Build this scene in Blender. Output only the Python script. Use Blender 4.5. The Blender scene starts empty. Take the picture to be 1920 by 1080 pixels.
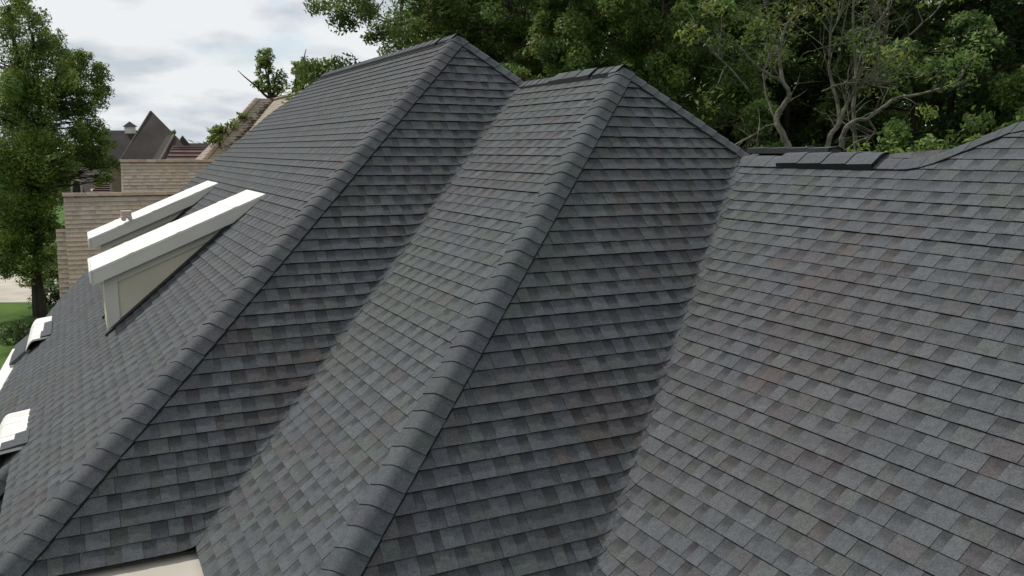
import bpy, math, random
import numpy as np
from mathutils import Vector, Matrix, noise

scene = bpy.context.scene
# ------------------------------------------------------------------ camera
# world axes: +Y runs along the ridges away from the camera, +X up the big slopes, Z up; ground at 0
H = 8.5
F = 1596.0
def _n(v):
    v = np.array(v, float); return v / np.linalg.norm(v)
def _ray(px, py): return np.array([px - 960.0, F, -(py - 540.0)])
_a = _n(_ray(137, 280)); _b = _n(_ray(4130, 300)); _b = _n(_b - _a * (_a @ _b))
_u = _n(np.cross(_b, _a)); _u = _u if _u[2] > 0 else -_u
RW = np.array([_b, _a, _u])                      # camera (right, forward, up) -> world
right = RW @ np.array([1, 0, 0]); up = RW @ np.array([0, 0, 1]); back = RW @ np.array([0, -1, 0])
cam = bpy.data.objects.new('camera', bpy.data.cameras.new('camera'))
scene.collection.objects.link(cam)
cam.matrix_world = Matrix(((right[0], up[0], back[0], 0), (right[1], up[1], back[1], 0),
                           (right[2], up[2], back[2], H), (0, 0, 0, 1)))
cam.data.sensor_width = 36; cam.data.lens = 36 * F / 1920
cam.data.clip_start = 0.05; cam.data.clip_end = 3000
scene.camera = cam
scene.render.resolution_x = 1024; scene.render.resolution_y = 576

# ------------------------------------------------------------------ light and sky
SUN_EL = math.radians(50)
sd = _n(RW @ _n([-0.82, 0.57, 0.0]))               # horizontal direction towards the sun: from the left, a little ahead
SUN_AZ = math.atan2(sd[0], sd[1])                 # from +Y towards +X
sun = bpy.data.objects.new('sun', bpy.data.lights.new('sun', 'SUN'))
scene.collection.objects.link(sun)
sun.data.energy = 2.9; sun.data.angle = math.radians(3.0); sun.data.color = (1.0, 0.96, 0.9)
sdir = Vector((sd[0] * math.cos(SUN_EL), sd[1] * math.cos(SUN_EL), math.sin(SUN_EL)))
sun.rotation_euler = sdir.to_track_quat('Z', 'Y').to_euler()
world = bpy.data.worlds.new('World'); scene.world = world; world.use_nodes = True
nt = world.node_tree; N = nt.nodes; L = nt.links
bg = N['Background']; bg.inputs['Strength'].default_value = 0.1
sky = N.new('ShaderNodeTexSky'); sky.sky_type = 'NISHITA'; sky.sun_disc = False
sky.sun_elevation = SUN_EL; sky.sun_rotation = SUN_AZ; sky.air_density = 1.0; sky.dust_density = 1.5
tc = N.new('ShaderNodeTexCoord')
sep = N.new('ShaderNodeSeparateXYZ'); L.new(tc.outputs['Generated'], sep.inputs[0])
# cloud layer: direction projected on a flat ceiling so the clouds flatten towards the horizon
add = N.new('ShaderNodeMath'); add.operation = 'MAXIMUM'; add.inputs[1].default_value = 0.0; L.new(sep.outputs['Z'], add.inputs[0])
add2 = N.new('ShaderNodeMath'); add2.operation = 'ADD'; add2.inputs[1].default_value = 0.28; L.new(add.outputs[0], add2.inputs[0])
dx = N.new('ShaderNodeMath'); dx.operation = 'DIVIDE'; L.new(sep.outputs['X'], dx.inputs[0]); L.new(add2.outputs[0], dx.inputs[1])
dy = N.new('ShaderNodeMath'); dy.operation = 'DIVIDE'; L.new(sep.outputs['Y'], dy.inputs[0]); L.new(add2.outputs[0], dy.inputs[1])
cmb = N.new('ShaderNodeCombineXYZ'); L.new(dx.outputs[0], cmb.inputs[0]); L.new(dy.outputs[0], cmb.inputs[1])
n1 = N.new('ShaderNodeTexNoise'); n1.inputs['Scale'].default_value = 1.5; n1.inputs['Detail'].default_value = 8; n1.inputs['Roughness'].default_value = 0.55; n1.inputs['Distortion'].default_value = 0.0
L.new(cmb.outputs[0], n1.inputs['Vector'])
r1 = N.new('ShaderNodeValToRGB'); r1.color_ramp.elements[0].position = 0.32; r1.color_ramp.elements[1].position = 0.44
L.new(n1.outputs['Fac'], r1.inputs[0])
n2 = N.new('ShaderNodeTexNoise'); n2.inputs['Scale'].default_value = 3.0; n2.inputs['Detail'].default_value = 7; n2.inputs['Roughness'].default_value = 0.5
mp = N.new('ShaderNodeMapping'); mp.inputs['Location'].default_value = (4.2, 1.7, 0.6); L.new(cmb.outputs[0], mp.inputs[0]); L.new(mp.outputs[0], n2.inputs['Vector'])
r2 = N.new('ShaderNodeValToRGB')
r2.color_ramp.elements[0].position = 0.40; r2.color_ramp.elements[0].color = (4.35, 4.75, 5.15, 1)
r2.color_ramp.elements[1].position = 0.56; r2.color_ramp.elements[1].color = (6.5, 6.65, 6.8, 1)
L.new(n2.outputs['Fac'], r2.inputs[0])
skm = N.new('ShaderNodeMixRGB'); skm.inputs[0].default_value = 0.35; skm.inputs[2].default_value = (3.6, 4.6, 5.4, 1); L.new(sky.outputs[0], skm.inputs[1])
mx = N.new('ShaderNodeMixRGB'); L.new(r1.outputs[0], mx.inputs[0]); L.new(skm.outputs[0], mx.inputs[1]); L.new(r2.outputs[0], mx.inputs[2])
L.new(mx.outputs[0], bg.inputs['Color'])
scene.view_settings.view_transform = 'Standard'; scene.view_settings.look = 'None'
scene.view_settings.exposure = 0.4; scene.view_settings.gamma = 1.0

# ------------------------------------------------------------------ helpers
def tag(o, label=None, cat=None, group=None, kind=None):
    if label: o['label'] = label
    if cat: o['category'] = cat
    if group: o['group'] = group
    if kind: o['kind'] = kind
    return o
def thing(name, label, cat, loc=(0, 0, 0), group=None):
    o = bpy.data.objects.new(name, None); scene.collection.objects.link(o); o.location = loc
    o.empty_display_size = 0.3
    return tag(o, label, cat, group)
class MB:
    def __init__(s): s.v = []; s.c = []; s.f = []
    def poly(s, pts, col=(1, 1, 1)):
        i = len(s.v); s.v += [tuple(p) for p in pts]
        if len(col) == len(pts) and isinstance(col[0], (tuple, list)): s.c += [tuple(c) for c in col]
        else: s.c += [tuple(col)] * len(pts)
        s.f.append(tuple(range(i, i + len(pts))))
    def hexa(s, b, t, col=(1, 1, 1)):               # bottom ring, top ring (same order)
        n = len(b); s.poly(list(reversed(b)), col); s.poly(t, col)
        for i in range(n):
            j = (i + 1) % n; s.poly([b[i], b[j], t[j], t[i]], col)
    def box(s, x0, x1, y0, y1, z0, z1, col=(1, 1, 1)):
        s.hexa([(x0, y0, z0), (x1, y0, z0), (x1, y1, z0), (x0, y1, z0)], [(x0, y0, z1), (x1, y0, z1), (x1, y1, z1), (x0, y1, z1)], col)
    def tube(s, pts, rad, n=7, col=(1, 1, 1)):
        base = len(s.v); pts = [Vector(p) for p in pts]; ref = Vector((0.31, 0.17, 0.93))
        for k, p in enumerate(pts):
            d = (pts[min(k + 1, len(pts) - 1)] - pts[max(k - 1, 0)]).normalized()
            a = d.cross(ref)
            if a.length < 0.1: a = d.cross(Vector((1, 0, 0)))
            a.normalize(); b = d.cross(a)
            for q in range(n):
                t = 2 * math.pi * q / n; s.v.append(tuple(p + (a * math.cos(t) + b * math.sin(t)) * rad[k])); s.c.append(tuple(col))
        for k in range(len(pts) - 1):
            for q in range(n):
                r = (q + 1) % n; s.f.append((base + k * n + q, base + k * n + r, base + (k + 1) * n + r, base + (k + 1) * n + q))
        s.f.append(tuple(base + (len(pts) - 1) * n + q for q in range(n)))
    def build(s, name, mat, parent=None, smooth=False):
        me = bpy.data.meshes.new(name); me.from_pydata(s.v, [], s.f)
        ca = me.color_attributes.new('tint', 'FLOAT_COLOR', 'POINT')
        ca.data.foreach_set('color', np.array([(c[0], c[1], c[2], 1.0) for c in s.c], np.float32).ravel())
        if smooth: me.polygons.foreach_set('use_smooth', [True] * len(me.polygons))
        me.materials.append(mat); me.update()
        o = bpy.data.objects.new(name, me); scene.collection.objects.link(o)
        if parent is not None:
            o.parent = parent
            base = parent
            off = Vector((0, 0, 0))
            while base is not None: off += base.location; base = base.parent
            o.location = -off
        return o
def newmat(name, rough=0.8, spec=0.3):
    m = bpy.data.materials.new(name); m.use_nodes = True
    b = m.node_tree.nodes['Principled BSDF']; b.inputs['Roughness'].default_value = rough
    b.inputs['Specular IOR Level'].default_value = spec
    return m, m.node_tree.nodes, m.node_tree.links, b
def nmat(name, c1, c2, scale=5, rough=0.8, spec=0.3, detail=6, bump=0.0, use_tint=False, stretch=(1, 1, 1)):
    m, n, l, b = newmat(name, rough, spec)
    tc = n.new('ShaderNodeTexCoord'); mp = n.new('ShaderNodeMapping'); mp.inputs['Scale'].default_value = stretch
    l.new(tc.outputs['Object'], mp.inputs[0])
    t = n.new('ShaderNodeTexNoise'); t.inputs['Scale'].default_value = scale; t.inputs['Detail'].default_value = detail
    l.new(mp.outputs[0], t.inputs['Vector'])
    r = n.new('ShaderNodeValToRGB'); r.color_ramp.elements[0].position = 0.35; r.color_ramp.elements[1].position = 0.65
    r.color_ramp.elements[0].color = (*c1, 1); r.color_ramp.elements[1].color = (*c2, 1); l.new(t.outputs['Fac'], r.inputs[0])
    out = r.outputs[0]
    if use_tint:
        at = n.new('ShaderNodeAttribute'); at.attribute_name = 'tint'
        mm = n.new('ShaderNodeMixRGB'); mm.blend_type = 'MULTIPLY'; mm.inputs[0].default_value = 1
        l.new(at.outputs['Color'], mm.inputs[1]); l.new(out, mm.inputs[2]); out = mm.outputs[0]
    l.new(out, b.inputs['Base Color'])
    if bump:
        bp = n.new('ShaderNodeBump'); bp.inputs['Strength'].default_value = bump; bp.inputs['Distance'].default_value = 0.02
        l.new(t.outputs['Fac'], bp.inputs['Height']); l.new(bp.outputs[0], b.inputs['Normal'])
    return m
def shingle_mat(name, tones, gran=0.35, patch=0.3):
    """asphalt shingle: colour per tab from the mesh, slow drift between the blend's tones, fine mineral granules"""
    m, n, l, b = newmat(name, 0.92, 0.18)
    at = n.new('ShaderNodeAttribute'); at.attribute_name = 'tint'
    tc = n.new('ShaderNodeTexCoord')
    big = n.new('ShaderNodeTexNoise'); big.inputs['Scale'].default_value = patch; big.inputs['Detail'].default_value = 5; big.inputs['Roughness'].default_value = 0.62
    l.new(tc.outputs['Object'], big.inputs['Vector'])
    r = n.new('ShaderNodeValToRGB'); e = r.color_ramp.elements
    e[0].position = 0.36; e[0].color = (*tones[0], 1); e[1].position = 0.64; e[1].color = (*tones[2], 1)
    k = e.new(0.5); k.color = (*tones[1], 1)
    l.new(big.outputs['Fac'], r.inputs[0])
    mm = n.new('ShaderNodeMixRGB'); mm.blend_type = 'MULTIPLY'; mm.inputs[0].default_value = 1
    l.new(at.outputs['Color'], mm.inputs[1]); l.new(r.outputs[0], mm.inputs[2])
    g = n.new('ShaderNodeTexNoise'); g.inputs['Scale'].default_value = 95; g.inputs['Detail'].default_value = 3; g.inputs['Roughness'].default_value = 0.8
    l.new(tc.outputs['Object'], g.inputs['Vector'])
    g2 = n.new('ShaderNodeTexNoise'); g2.inputs['Scale'].default_value = 22; g2.inputs['Detail'].default_value = 4; g2.inputs['Roughness'].default_value = 0.65
    l.new(tc.outputs['Object'], g2.inputs['Vector'])
    mr = n.new('ShaderNodeMapRange'); mr.inputs['From Min'].default_value = 0.3; mr.inputs['From Max'].default_value = 0.7
    mr.inputs['To Min'].default_value = 1 - gran; mr.inputs['To Max'].default_value = 1 + gran; l.new(g.outputs['Fac'], mr.inputs['Value'])
    mr2 = n.new('ShaderNodeMapRange'); mr2.inputs['From Min'].default_value = 0.3; mr2.inputs['From Max'].default_value = 0.7
    mr2.inputs['To Min'].default_value = 0.84; mr2.inputs['To Max'].default_value = 1.16; l.new(g2.outputs['Fac'], mr2.inputs['Value'])
    mu = n.new('ShaderNodeMath'); mu.operation = 'MULTIPLY'; l.new(mr.outputs[0], mu.inputs[0]); l.new(mr2.outputs[0], mu.inputs[1])
    vm = n.new('ShaderNodeVectorMath'); vm.operation = 'SCALE'; l.new(mm.outputs[0], vm.inputs[0]); l.new(mu.outputs[0], vm.inputs['Scale'])
    l.new(vm.outputs[0], b.inputs['Base Color'])
    bp = n.new('ShaderNodeBump'); bp.inputs['Strength'].default_value = 0.35; bp.inputs['Distance'].default_value = 0.003
    l.new(g.outputs['Fac'], bp.inputs['Height']); l.new(bp.outputs[0], b.inputs['Normal'])
    return m
def leaf_mat(name, trans=0.35):
    m, n, l, b = newmat(name, 0.55, 0.3)
    at = n.new('ShaderNodeAttribute'); at.attribute_name = 'tint'
    oi = n.new('ShaderNodeObjectInfo'); hs = n.new('ShaderNodeHueSaturation')
    mr = n.new('ShaderNodeMapRange'); mr.inputs['To Min'].default_value = 0.85; mr.inputs['To Max'].default_value = 1.2
    l.new(oi.outputs['Random'], mr.inputs['Value']); l.new(mr.outputs[0], hs.inputs['Value']); l.new(at.outputs['Color'], hs.inputs['Color'])
    l.new(hs.outputs[0], b.inputs['Base Color'])
    tr = n.new('ShaderNodeBsdfTranslucent'); l.new(hs.outputs[0], tr.inputs['Color'])
    ms = n.new('ShaderNodeMixShader'); ms.inputs[0].default_value = trans
    l.new(b.outputs[0], ms.inputs[1]); l.new(tr.outputs[0], ms.inputs[2]); l.new(ms.outputs[0], n['Material Output'].inputs['Surface'])
    return m
def at_y(px, py, y):                                # point of the ray through a photo pixel where world y = y (z absolute)
    r = RW @ _ray(px, py); r = r * (y / r[1]); return Vector((r[0], r[1], r[2] + H))
def at_d(px, py, d):
    r = _n(RW @ _ray(px, py)) * d; return Vector((r[0], r[1], r[2] + H))

M = {}
M['roof'] = shingle_mat('charcoal_shingle', [(0.99, 0.985, 0.985), (0.96, 0.99, 1.02), (0.96, 1.01, 0.985)], 0.42, 0.33)
M['beige_roof'] = shingle_mat('beige_shingle', [(1.05, 1.0, 0.92), (1.0, 1.0, 1.0), (0.92, 0.93, 0.95)], 0.1, 0.4)
M['dark_roof'] = nmat('weathered_dark_roof', (0.038, 0.034, 0.031), (0.06, 0.053, 0.048), 0.6, 0.9, 0.1, 8, 0, True, (1, 1, .25))
M['red_roof'] = nmat('red_brown_roof', (0.105, 0.07, 0.062), (0.15, 0.10, 0.088), 1.5, 0.9, 0.1, 6, 0, True)
M['white'] = nmat('white_membrane', (0.54, 0.53, 0.50), (0.70, 0.69, 0.65), 3.0, 0.55, 0.3, 8)
M['trim'] = nmat('painted_trim', (0.50, 0.475, 0.43), (0.56, 0.535, 0.485), 2.0, 0.6, 0.3, 6)
M['panel'] = nmat('painted_cheek_panel', (0.50, 0.455, 0.365), (0.56, 0.51, 0.415), 2.0, 0.65, 0.3, 6)
M['dark_metal'] = nmat('dark_flashing', (0.012, 0.012, 0.014), (0.03, 0.03, 0.033), 20, 0.6, 0.3)
M['brick'] = nmat('pale_brick_wall', (0.28, 0.22, 0.17), (0.38, 0.31, 0.25), 6, 0.9, 0.2)
M['bark'] = nmat('bark', (0.028, 0.025, 0.02), (0.07, 0.062, 0.05), 4, 0.95, 0.1, 8, 0.6, False, (1, 1, .2))
M['pale_bark'] = nmat('lichen_grey_bark', (0.07, 0.068, 0.05), (0.17, 0.165, 0.125), 5, 0.95, 0.1, 8, 0.6)
M['leaf'] = leaf_mat('leaf_green', 0.45)
M['grass'] = nmat('mown_lawn', (0.035, 0.075, 0.014), (0.075, 0.13, 0.025), 0.35, 0.95, 0.1, 12)
M['concrete'] = nmat('pale_concrete', (0.36, 0.33, 0.28), (0.46, 0.42, 0.36), 0.8, 0.85, 0.2, 10)
M['brickbit'] = nmat('pinkish_block', (0.42, 0.33, 0.28), (0.55, 0.46, 0.41), 30, 0.9, 0.2)

# ------------------------------------------------------------------ shingled slopes
TA, TB = 1.151, 0.8525                             # pitches: end slopes (rise along +Y), long slopes (rise along +X)
C1, C2, C3, C2P, C4 = -2.528, -11.181, -3.774, -8.426, -5.610
def lin(ch, z):
    if z <= ch[0][0]: 
        (a, s), (b, t) = ch[0], ch[1]
    elif z >= ch[-1][0]:
        (a, s), (b, t) = ch[-2], ch[-1]
    else:
        for i in range(len(ch) - 1):
            if ch[i][0] <= z <= ch[i + 1][0]: (a, s), (b, t) = ch[i], ch[i + 1]; break
    return s if b == a else s + (t - s) * (z - a) / (b - a)
def clip(poly, a, b, keep_right):
    """clip (s,z) polygon with the line through a=(s,z), b=(s,z) (b above a); keep the side with larger s if keep_right"""
    def side(p):
        sl = a[0] + (b[0] - a[0]) * (p[1] - a[1]) / (b[1] - a[1]); d = p[0] - sl
        return d if keep_right else -d
    out = []
    for i in range(len(poly)):
        p, q = poly[i], poly[(i + 1) % len(poly)]; dp, dq = side(p), side(q)
        if dp >= 0: out.append(p)
        if (dp >= 0) != (dq >= 0):
            t = dp / (dp - dq); out.append((p[0] + (q[0] - p[0]) * t, p[1] + (q[1] - p[1]) * t))
    return out
GREY = [((0.0755, 0.079, 0.084), 8), ((0.082, 0.086, 0.091), 4), ((0.070, 0.0735, 0.0785), 4)]
MAUVE = [((0.077, 0.073, 0.0745), 3), ((0.072, 0.068, 0.071), 3), ((0.077, 0.069, 0.070), 1.2), ((0.079, 0.070, 0.066), .3)]
MOSS = [((0.077, 0.082, 0.079), 3), ((0.073, 0.077, 0.073), 2)]
def zone_pick(s, z, seed, rnd):                      # the blend drifts: mauve and green-grey tabs come in loose drifts
    n = noise.noise(Vector((s * .55 + seed * 7.3, z * .8, 1.7))) + .35 * noise.noise(Vector((s * 2.1, z * 2.1 + seed, 5.2)))
    r = rnd.random()
    if r < .04 + max(0, n - .05) * 1.3: return pick(MAUVE, rnd)
    if r < .12 + max(0, n) * 1.3 + max(0, -n) * 1.3: return pick(MOSS, rnd)
    return pick(GREY, rnd)
BEIGE = [((0.30, 0.255, 0.20), 6), ((0.32, 0.272, 0.215), 3), ((0.285, 0.24, 0.188), 3)]
def pick(pal, rnd):
    tot = sum(w for _, w in pal); r = rnd.random() * tot
    for c, w in pal:
        r -= w
        if r <= 0: break
    k = rnd.uniform(0.95, 1.05); return tuple(x * k for x in c)
def slope(name, parent, kind, t, c, Lc, Rc, z0, z1, seed, valley=None, other=None, pal=GREY, mat='roof', expo=0.143,
          wid=(0.08, 0.175), thick=1.0, lab=None, sgn=1, vtop=9):
    """courses of laminated shingles on the plane z = t*u + c (u = x for kind 'x', y for 'y'); Lc/Rc are the (z,s) outlines.
    valley: 'L' or 'R' side that runs into a woven valley with plane `other` = (kind, t, c)"""
    rnd = random.Random(seed); mb = MB(); expo = (.135 if (kind == 'x' and pal is GREY) else expo); dz = expo * math.sin(math.atan(t)); nn = math.hypot(t, 1)
    nrm = Vector((-t / nn * sgn, 0, 1 / nn)) if kind == 'x' else Vector((0, -t / nn * sgn, 1 / nn))
    def pos(s, z):
        u = (z - c) / t * sgn
        return (u, s) if kind == 'x' else (s, u)
    K = 0.13
    def vert(s, z, lift):
        x, y = pos(s, z); zz = z
        if other:
            zo = other[1] * (x if other[0] == 'x' else y) + other[2]; d = z - zo
            zz = max(z, zo)
            if abs(d) < K: zz += (K - abs(d)) ** 2 / (4 * K)
            lift *= min(1.0, max(.4, d / .09))
        return Vector((x, y, zz + H)) + nrm * lift
    nk = int(math.ceil((z1 - z0) / dz))
    for k in range(nk):
        zb, zt = z0 + k * dz, min(z0 + (k + 1) * dz, z1)
        if zt - zb < 0.01: continue
        wob = rnd.uniform(-0.004, 0.004)
        ext = rnd.choice((0.003, 0.006, 0.012)) if valley and zt < vtop else 0
        lb, lt, rb, rt = lin(Lc, zb), lin(Lc, zt), lin(Rc, zb), lin(Rc, zt)
        if valley == 'L': lb -= ext; lt -= ext
        if valley == 'R': rb += ext; rt += ext
        smin, smax = min(lb, lt), max(rb, rt)
        if smax - smin < 0.01: continue
        s = smin - rnd.uniform(0, wid[1]); tooth = rnd.random() < 0.5
        while s < smax:
            w = rnd.uniform(*wid) * (1.15 if tooth else 0.75); s2 = s + w
            col = zone_pick(s, zb, seed, rnd) if pal is GREY else pick(pal, rnd)
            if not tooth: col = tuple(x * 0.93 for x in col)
            li = ((0.019 if tooth else 0.014) if kind == 'y' else (0.0125 if tooth else 0.009)) * thick + wob + rnd.uniform(-.001, .001)
            near = False; nzz = 3
            if valley:
                vs = (lb + lt) / 2 if valley == 'L' else (rb + rt) / 2
                near = abs((s + s2) / 2 - vs) < 0.55
            ns, nz = (max(1, int(w / 0.045)), 3) if near else (1, 3)
            zr = [zb + (zt - zb) * q / nz for q in range(nz + 1)]
            dark = (rnd.choice((.56, .62, .7)) if not tooth else rnd.choice((1.0, 1.0, 0.92, 0.85))) if mat == 'roof' else .9  # printed granule band; the drop shadow under the next course is coloured in too
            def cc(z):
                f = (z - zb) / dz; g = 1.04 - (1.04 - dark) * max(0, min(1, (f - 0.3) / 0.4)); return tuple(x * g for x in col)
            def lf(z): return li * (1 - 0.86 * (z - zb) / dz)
            fe = (lb, zb), (lt, zt); re = (rb, zb), (rt, zt)
            for i in range(ns):
                a, b = s + w * i / ns, s + w * (i + 1) / ns
                for j in range(nz):
                    q = [(a, zr[j]), (b, zr[j]), (b, zr[j + 1]), (a, zr[j + 1])]
                    if a < max(lb, lt): q = clip(q, fe[0], fe[1], True)
                    if len(q) >= 3 and b > min(rb, rt): q = clip(q, re[0], re[1], False)
                    if len(q) < 3: continue
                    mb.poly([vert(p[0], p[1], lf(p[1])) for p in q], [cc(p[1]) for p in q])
                    if j == 0:
                        bs = [p for p in q if abs(p[1] - zb) < 1e-6]
                        if len(bs) >= 2:
                            x0, x1 = min(p[0] for p in bs), max(p[0] for p in bs)
                            if x1 - x0 > 1e-4:
                                dk = tuple(x * 0.12 for x in col)  # blackish asphalt edge, coloured darker still to stand for its shadow line
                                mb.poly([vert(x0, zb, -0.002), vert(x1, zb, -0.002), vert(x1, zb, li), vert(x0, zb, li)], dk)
            for e in (s, s2):                       # side edges of the tab
                if lin([(zb, lb), (zt, lt + 1e-9)], zb) < e < lin([(zb, rb), (zt, rt + 1e-9)], zb) and lt < e < rt:
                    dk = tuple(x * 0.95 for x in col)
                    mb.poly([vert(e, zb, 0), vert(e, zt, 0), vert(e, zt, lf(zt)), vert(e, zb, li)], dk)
            s = s2 + (0.003 if rnd.random() < 0.4 else 0.0); tooth = not tooth
    o = mb.build(name, M[mat], parent)
    if lab: o['label'] = lab
    return o
WS = [-1, -.7, -.45, -.34, -.22, -.11, 0, .11, .22, .34, .45, .7, 1]
def cap_run(name, parent, path, dL, dR, seed, hw=0.16, lift=0.0, expo=0.165, pal=None, mat='roof', start_lift=0.017, lab=None, tint=1.0, drop=.009, base=.024):
    """overlapping bent cap shingles from the first to the last path point"""
    rnd = random.Random(seed); mb = MB(); pal = pal or GREY
    P = [Vector(p) for p in path]; seg = [(P[i + 1] - P[i]).length for i in range(len(P) - 1)]; tot = sum(seg)
    def pt(s):
        for i, l in enumerate(seg):
            if s <= l or i == len(seg) - 1: return P[i].lerp(P[i + 1], s / l)
            s -= l
    dL = Vector(dL).normalized(); dR = Vector(dR).normalized(); upn = -(dL + dR).normalized()
    def sec(c, li, j):
        out = []; ws = WS
        for w in ws:
            if abs(w) >= 0.45: p = c + (dL if w < 0 else dR) * abs(w) * hw
            else:
                tt = (w + 0.45) / .9; p = (c + dL * .45 * hw) * (1 - tt) ** 2 + (c + upn * .006) * 2 * tt * (1 - tt) + (c + dR * .45 * hw) * tt ** 2
            out.append(p + upn * li)
        return out
    n = max(1, int(round(tot / expo))); ex = tot / n; lift += base
    for i in range(n):
        col = tuple(x * rnd.uniform(0.97, 1.03) * tint for x in pick(pal, rnd)); k = rnd.uniform(0.92, 1.07); col = tuple(x * k for x in col)
        j = rnd.uniform(-.0015, .0015); tw = rnd.uniform(-0.004, 0.004)
        a, b = pt(i * ex), pt(min((i + 1) * ex + 0.015, tot))
        li = start_lift + lift + j
        A, B = sec(a, li, j), sec(b, li - drop, j)
        ax = (b - a).normalized()
        # lower edge bows back slightly off the crest, as bent caps do
        A = [p + ax * (0.012 * abs(w) ** 2 + tw * w) for p, w in zip(A, WS)]
        for q in range(len(WS) - 1):
            mb.poly([A[q], A[q + 1], B[q + 1], B[q]], col)
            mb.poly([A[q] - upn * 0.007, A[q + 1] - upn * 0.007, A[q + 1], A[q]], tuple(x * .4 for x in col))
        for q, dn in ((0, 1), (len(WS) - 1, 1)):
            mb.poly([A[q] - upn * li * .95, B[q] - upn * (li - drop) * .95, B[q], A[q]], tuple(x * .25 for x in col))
    o = mb.build(name, M[mat], parent)
    if lab: o['label'] = lab
    return o

house = thing('shingled_house', 'large steep hip roof of charcoal grey shingles filling the foreground, three stepped peaks', 'house', (6, 9, 0))
ZE = -3.2
X = lambda z, c: (z - c) / TB
Y = lambda z, c: (z - c) / TA
ZR1, ZR2, ZR3 = 1.55, 0.92, -0.05
# long slope with the dormers
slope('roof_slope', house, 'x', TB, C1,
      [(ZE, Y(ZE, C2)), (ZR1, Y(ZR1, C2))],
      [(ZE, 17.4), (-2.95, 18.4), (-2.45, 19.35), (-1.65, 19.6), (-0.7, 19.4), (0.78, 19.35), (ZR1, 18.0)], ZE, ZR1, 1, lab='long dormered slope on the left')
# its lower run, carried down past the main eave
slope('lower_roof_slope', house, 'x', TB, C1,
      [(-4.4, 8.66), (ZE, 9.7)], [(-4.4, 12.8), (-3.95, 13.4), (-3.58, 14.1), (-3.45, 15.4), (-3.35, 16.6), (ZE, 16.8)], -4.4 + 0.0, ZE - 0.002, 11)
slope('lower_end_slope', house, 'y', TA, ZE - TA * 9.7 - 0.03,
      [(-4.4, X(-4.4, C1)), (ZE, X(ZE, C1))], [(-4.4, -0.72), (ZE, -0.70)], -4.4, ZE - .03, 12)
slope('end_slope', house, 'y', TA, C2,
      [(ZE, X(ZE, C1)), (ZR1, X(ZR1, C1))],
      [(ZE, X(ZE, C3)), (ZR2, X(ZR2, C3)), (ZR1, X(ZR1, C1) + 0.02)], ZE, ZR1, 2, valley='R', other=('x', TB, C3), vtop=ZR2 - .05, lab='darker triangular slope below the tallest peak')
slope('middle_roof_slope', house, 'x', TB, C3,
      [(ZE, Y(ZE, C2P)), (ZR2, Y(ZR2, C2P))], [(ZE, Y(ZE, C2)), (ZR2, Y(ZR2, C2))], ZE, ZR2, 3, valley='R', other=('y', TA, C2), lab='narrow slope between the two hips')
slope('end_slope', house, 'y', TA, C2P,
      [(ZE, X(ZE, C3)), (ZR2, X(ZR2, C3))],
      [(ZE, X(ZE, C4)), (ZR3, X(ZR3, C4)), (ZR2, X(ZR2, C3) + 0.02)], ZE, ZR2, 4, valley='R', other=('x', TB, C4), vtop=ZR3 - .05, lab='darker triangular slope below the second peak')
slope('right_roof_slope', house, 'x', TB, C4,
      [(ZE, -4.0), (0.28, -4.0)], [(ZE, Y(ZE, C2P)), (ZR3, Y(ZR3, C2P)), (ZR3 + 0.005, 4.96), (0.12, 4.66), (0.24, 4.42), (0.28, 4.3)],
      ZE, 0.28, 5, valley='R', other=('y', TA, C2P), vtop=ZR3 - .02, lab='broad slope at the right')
# slopes that fall away behind the ridges
bk = MB(); g = (0.085, 0.09, 0.093)
xr1, xr2, xr3 = X(ZR1, C1), X(ZR2, C3), X(ZR3, C4)
def BP(x, y, z): return (x, y, z + H)
yA1, yA2 = Y(ZR1, C2), Y(ZR2, C2P)
bk.poly([BP(xr1, yA1, ZR1), BP(xr1 + 5.5, yA1 - 4.07, ZR1 - 4.69), BP(xr1 + 5.5, 20.5, ZR1 - 4.69), BP(xr1, 18.0, ZR1)], g)
bk.poly([BP(xr2, yA2, ZR2), BP(xr2 + 4.8, yA2 - 3.55, ZR2 - 4.09), BP(xr2 + 4.8, 12, ZR2 - 4.09), BP(xr2, 11, ZR2)], g)
bk.poly([BP(xr3, 5.3, ZR3 - .02), BP(xr3 + .5, 5.3, ZR3 + .035), BP(xr3 + .5, 7.6, ZR3 + .035), BP(xr3, 7.6, ZR3 - .02)], g)
bk.poly([BP(xr3 + .5, 4.9, ZR3 + .02), BP(xr3 + 4, 4.9, ZR3 - 3.1), BP(xr3 + 4, 7.6, ZR3 - 3.1), BP(xr3 + .5, 7.6, ZR3 + .02)], g)
bk.poly([BP(X(.28, C4), 4.3, .28), BP(X(.28, C4) + 4, 8, -3.2), BP(X(.28, C4) + 4, -4, -3.2), BP(X(.28, C4), -4, .28)], g)
bk.poly([BP(X(.28, C4), 4.3, .28), BP(xr3, 4.9, ZR3 - .03), BP(xr3 + 3.2, 7.9, -3.1), BP(X(.28, C4) + 4, 8, -3.2)], g)
# far end of the long slope
fe = [(17.4, ZE), (18.4, -2.95), (19.35, -2.45), (19.6, -1.65), (19.4, -0.7), (19.35, 0.78), (18.0, ZR1)]
bk.poly([BP(X(z, C1), y, z) for y, z in fe] + [BP(xr1 + 5.5, 20.5, ZR1 - 4.69)], g)
bk.build('rear_slope', M['roof'], house)
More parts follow.
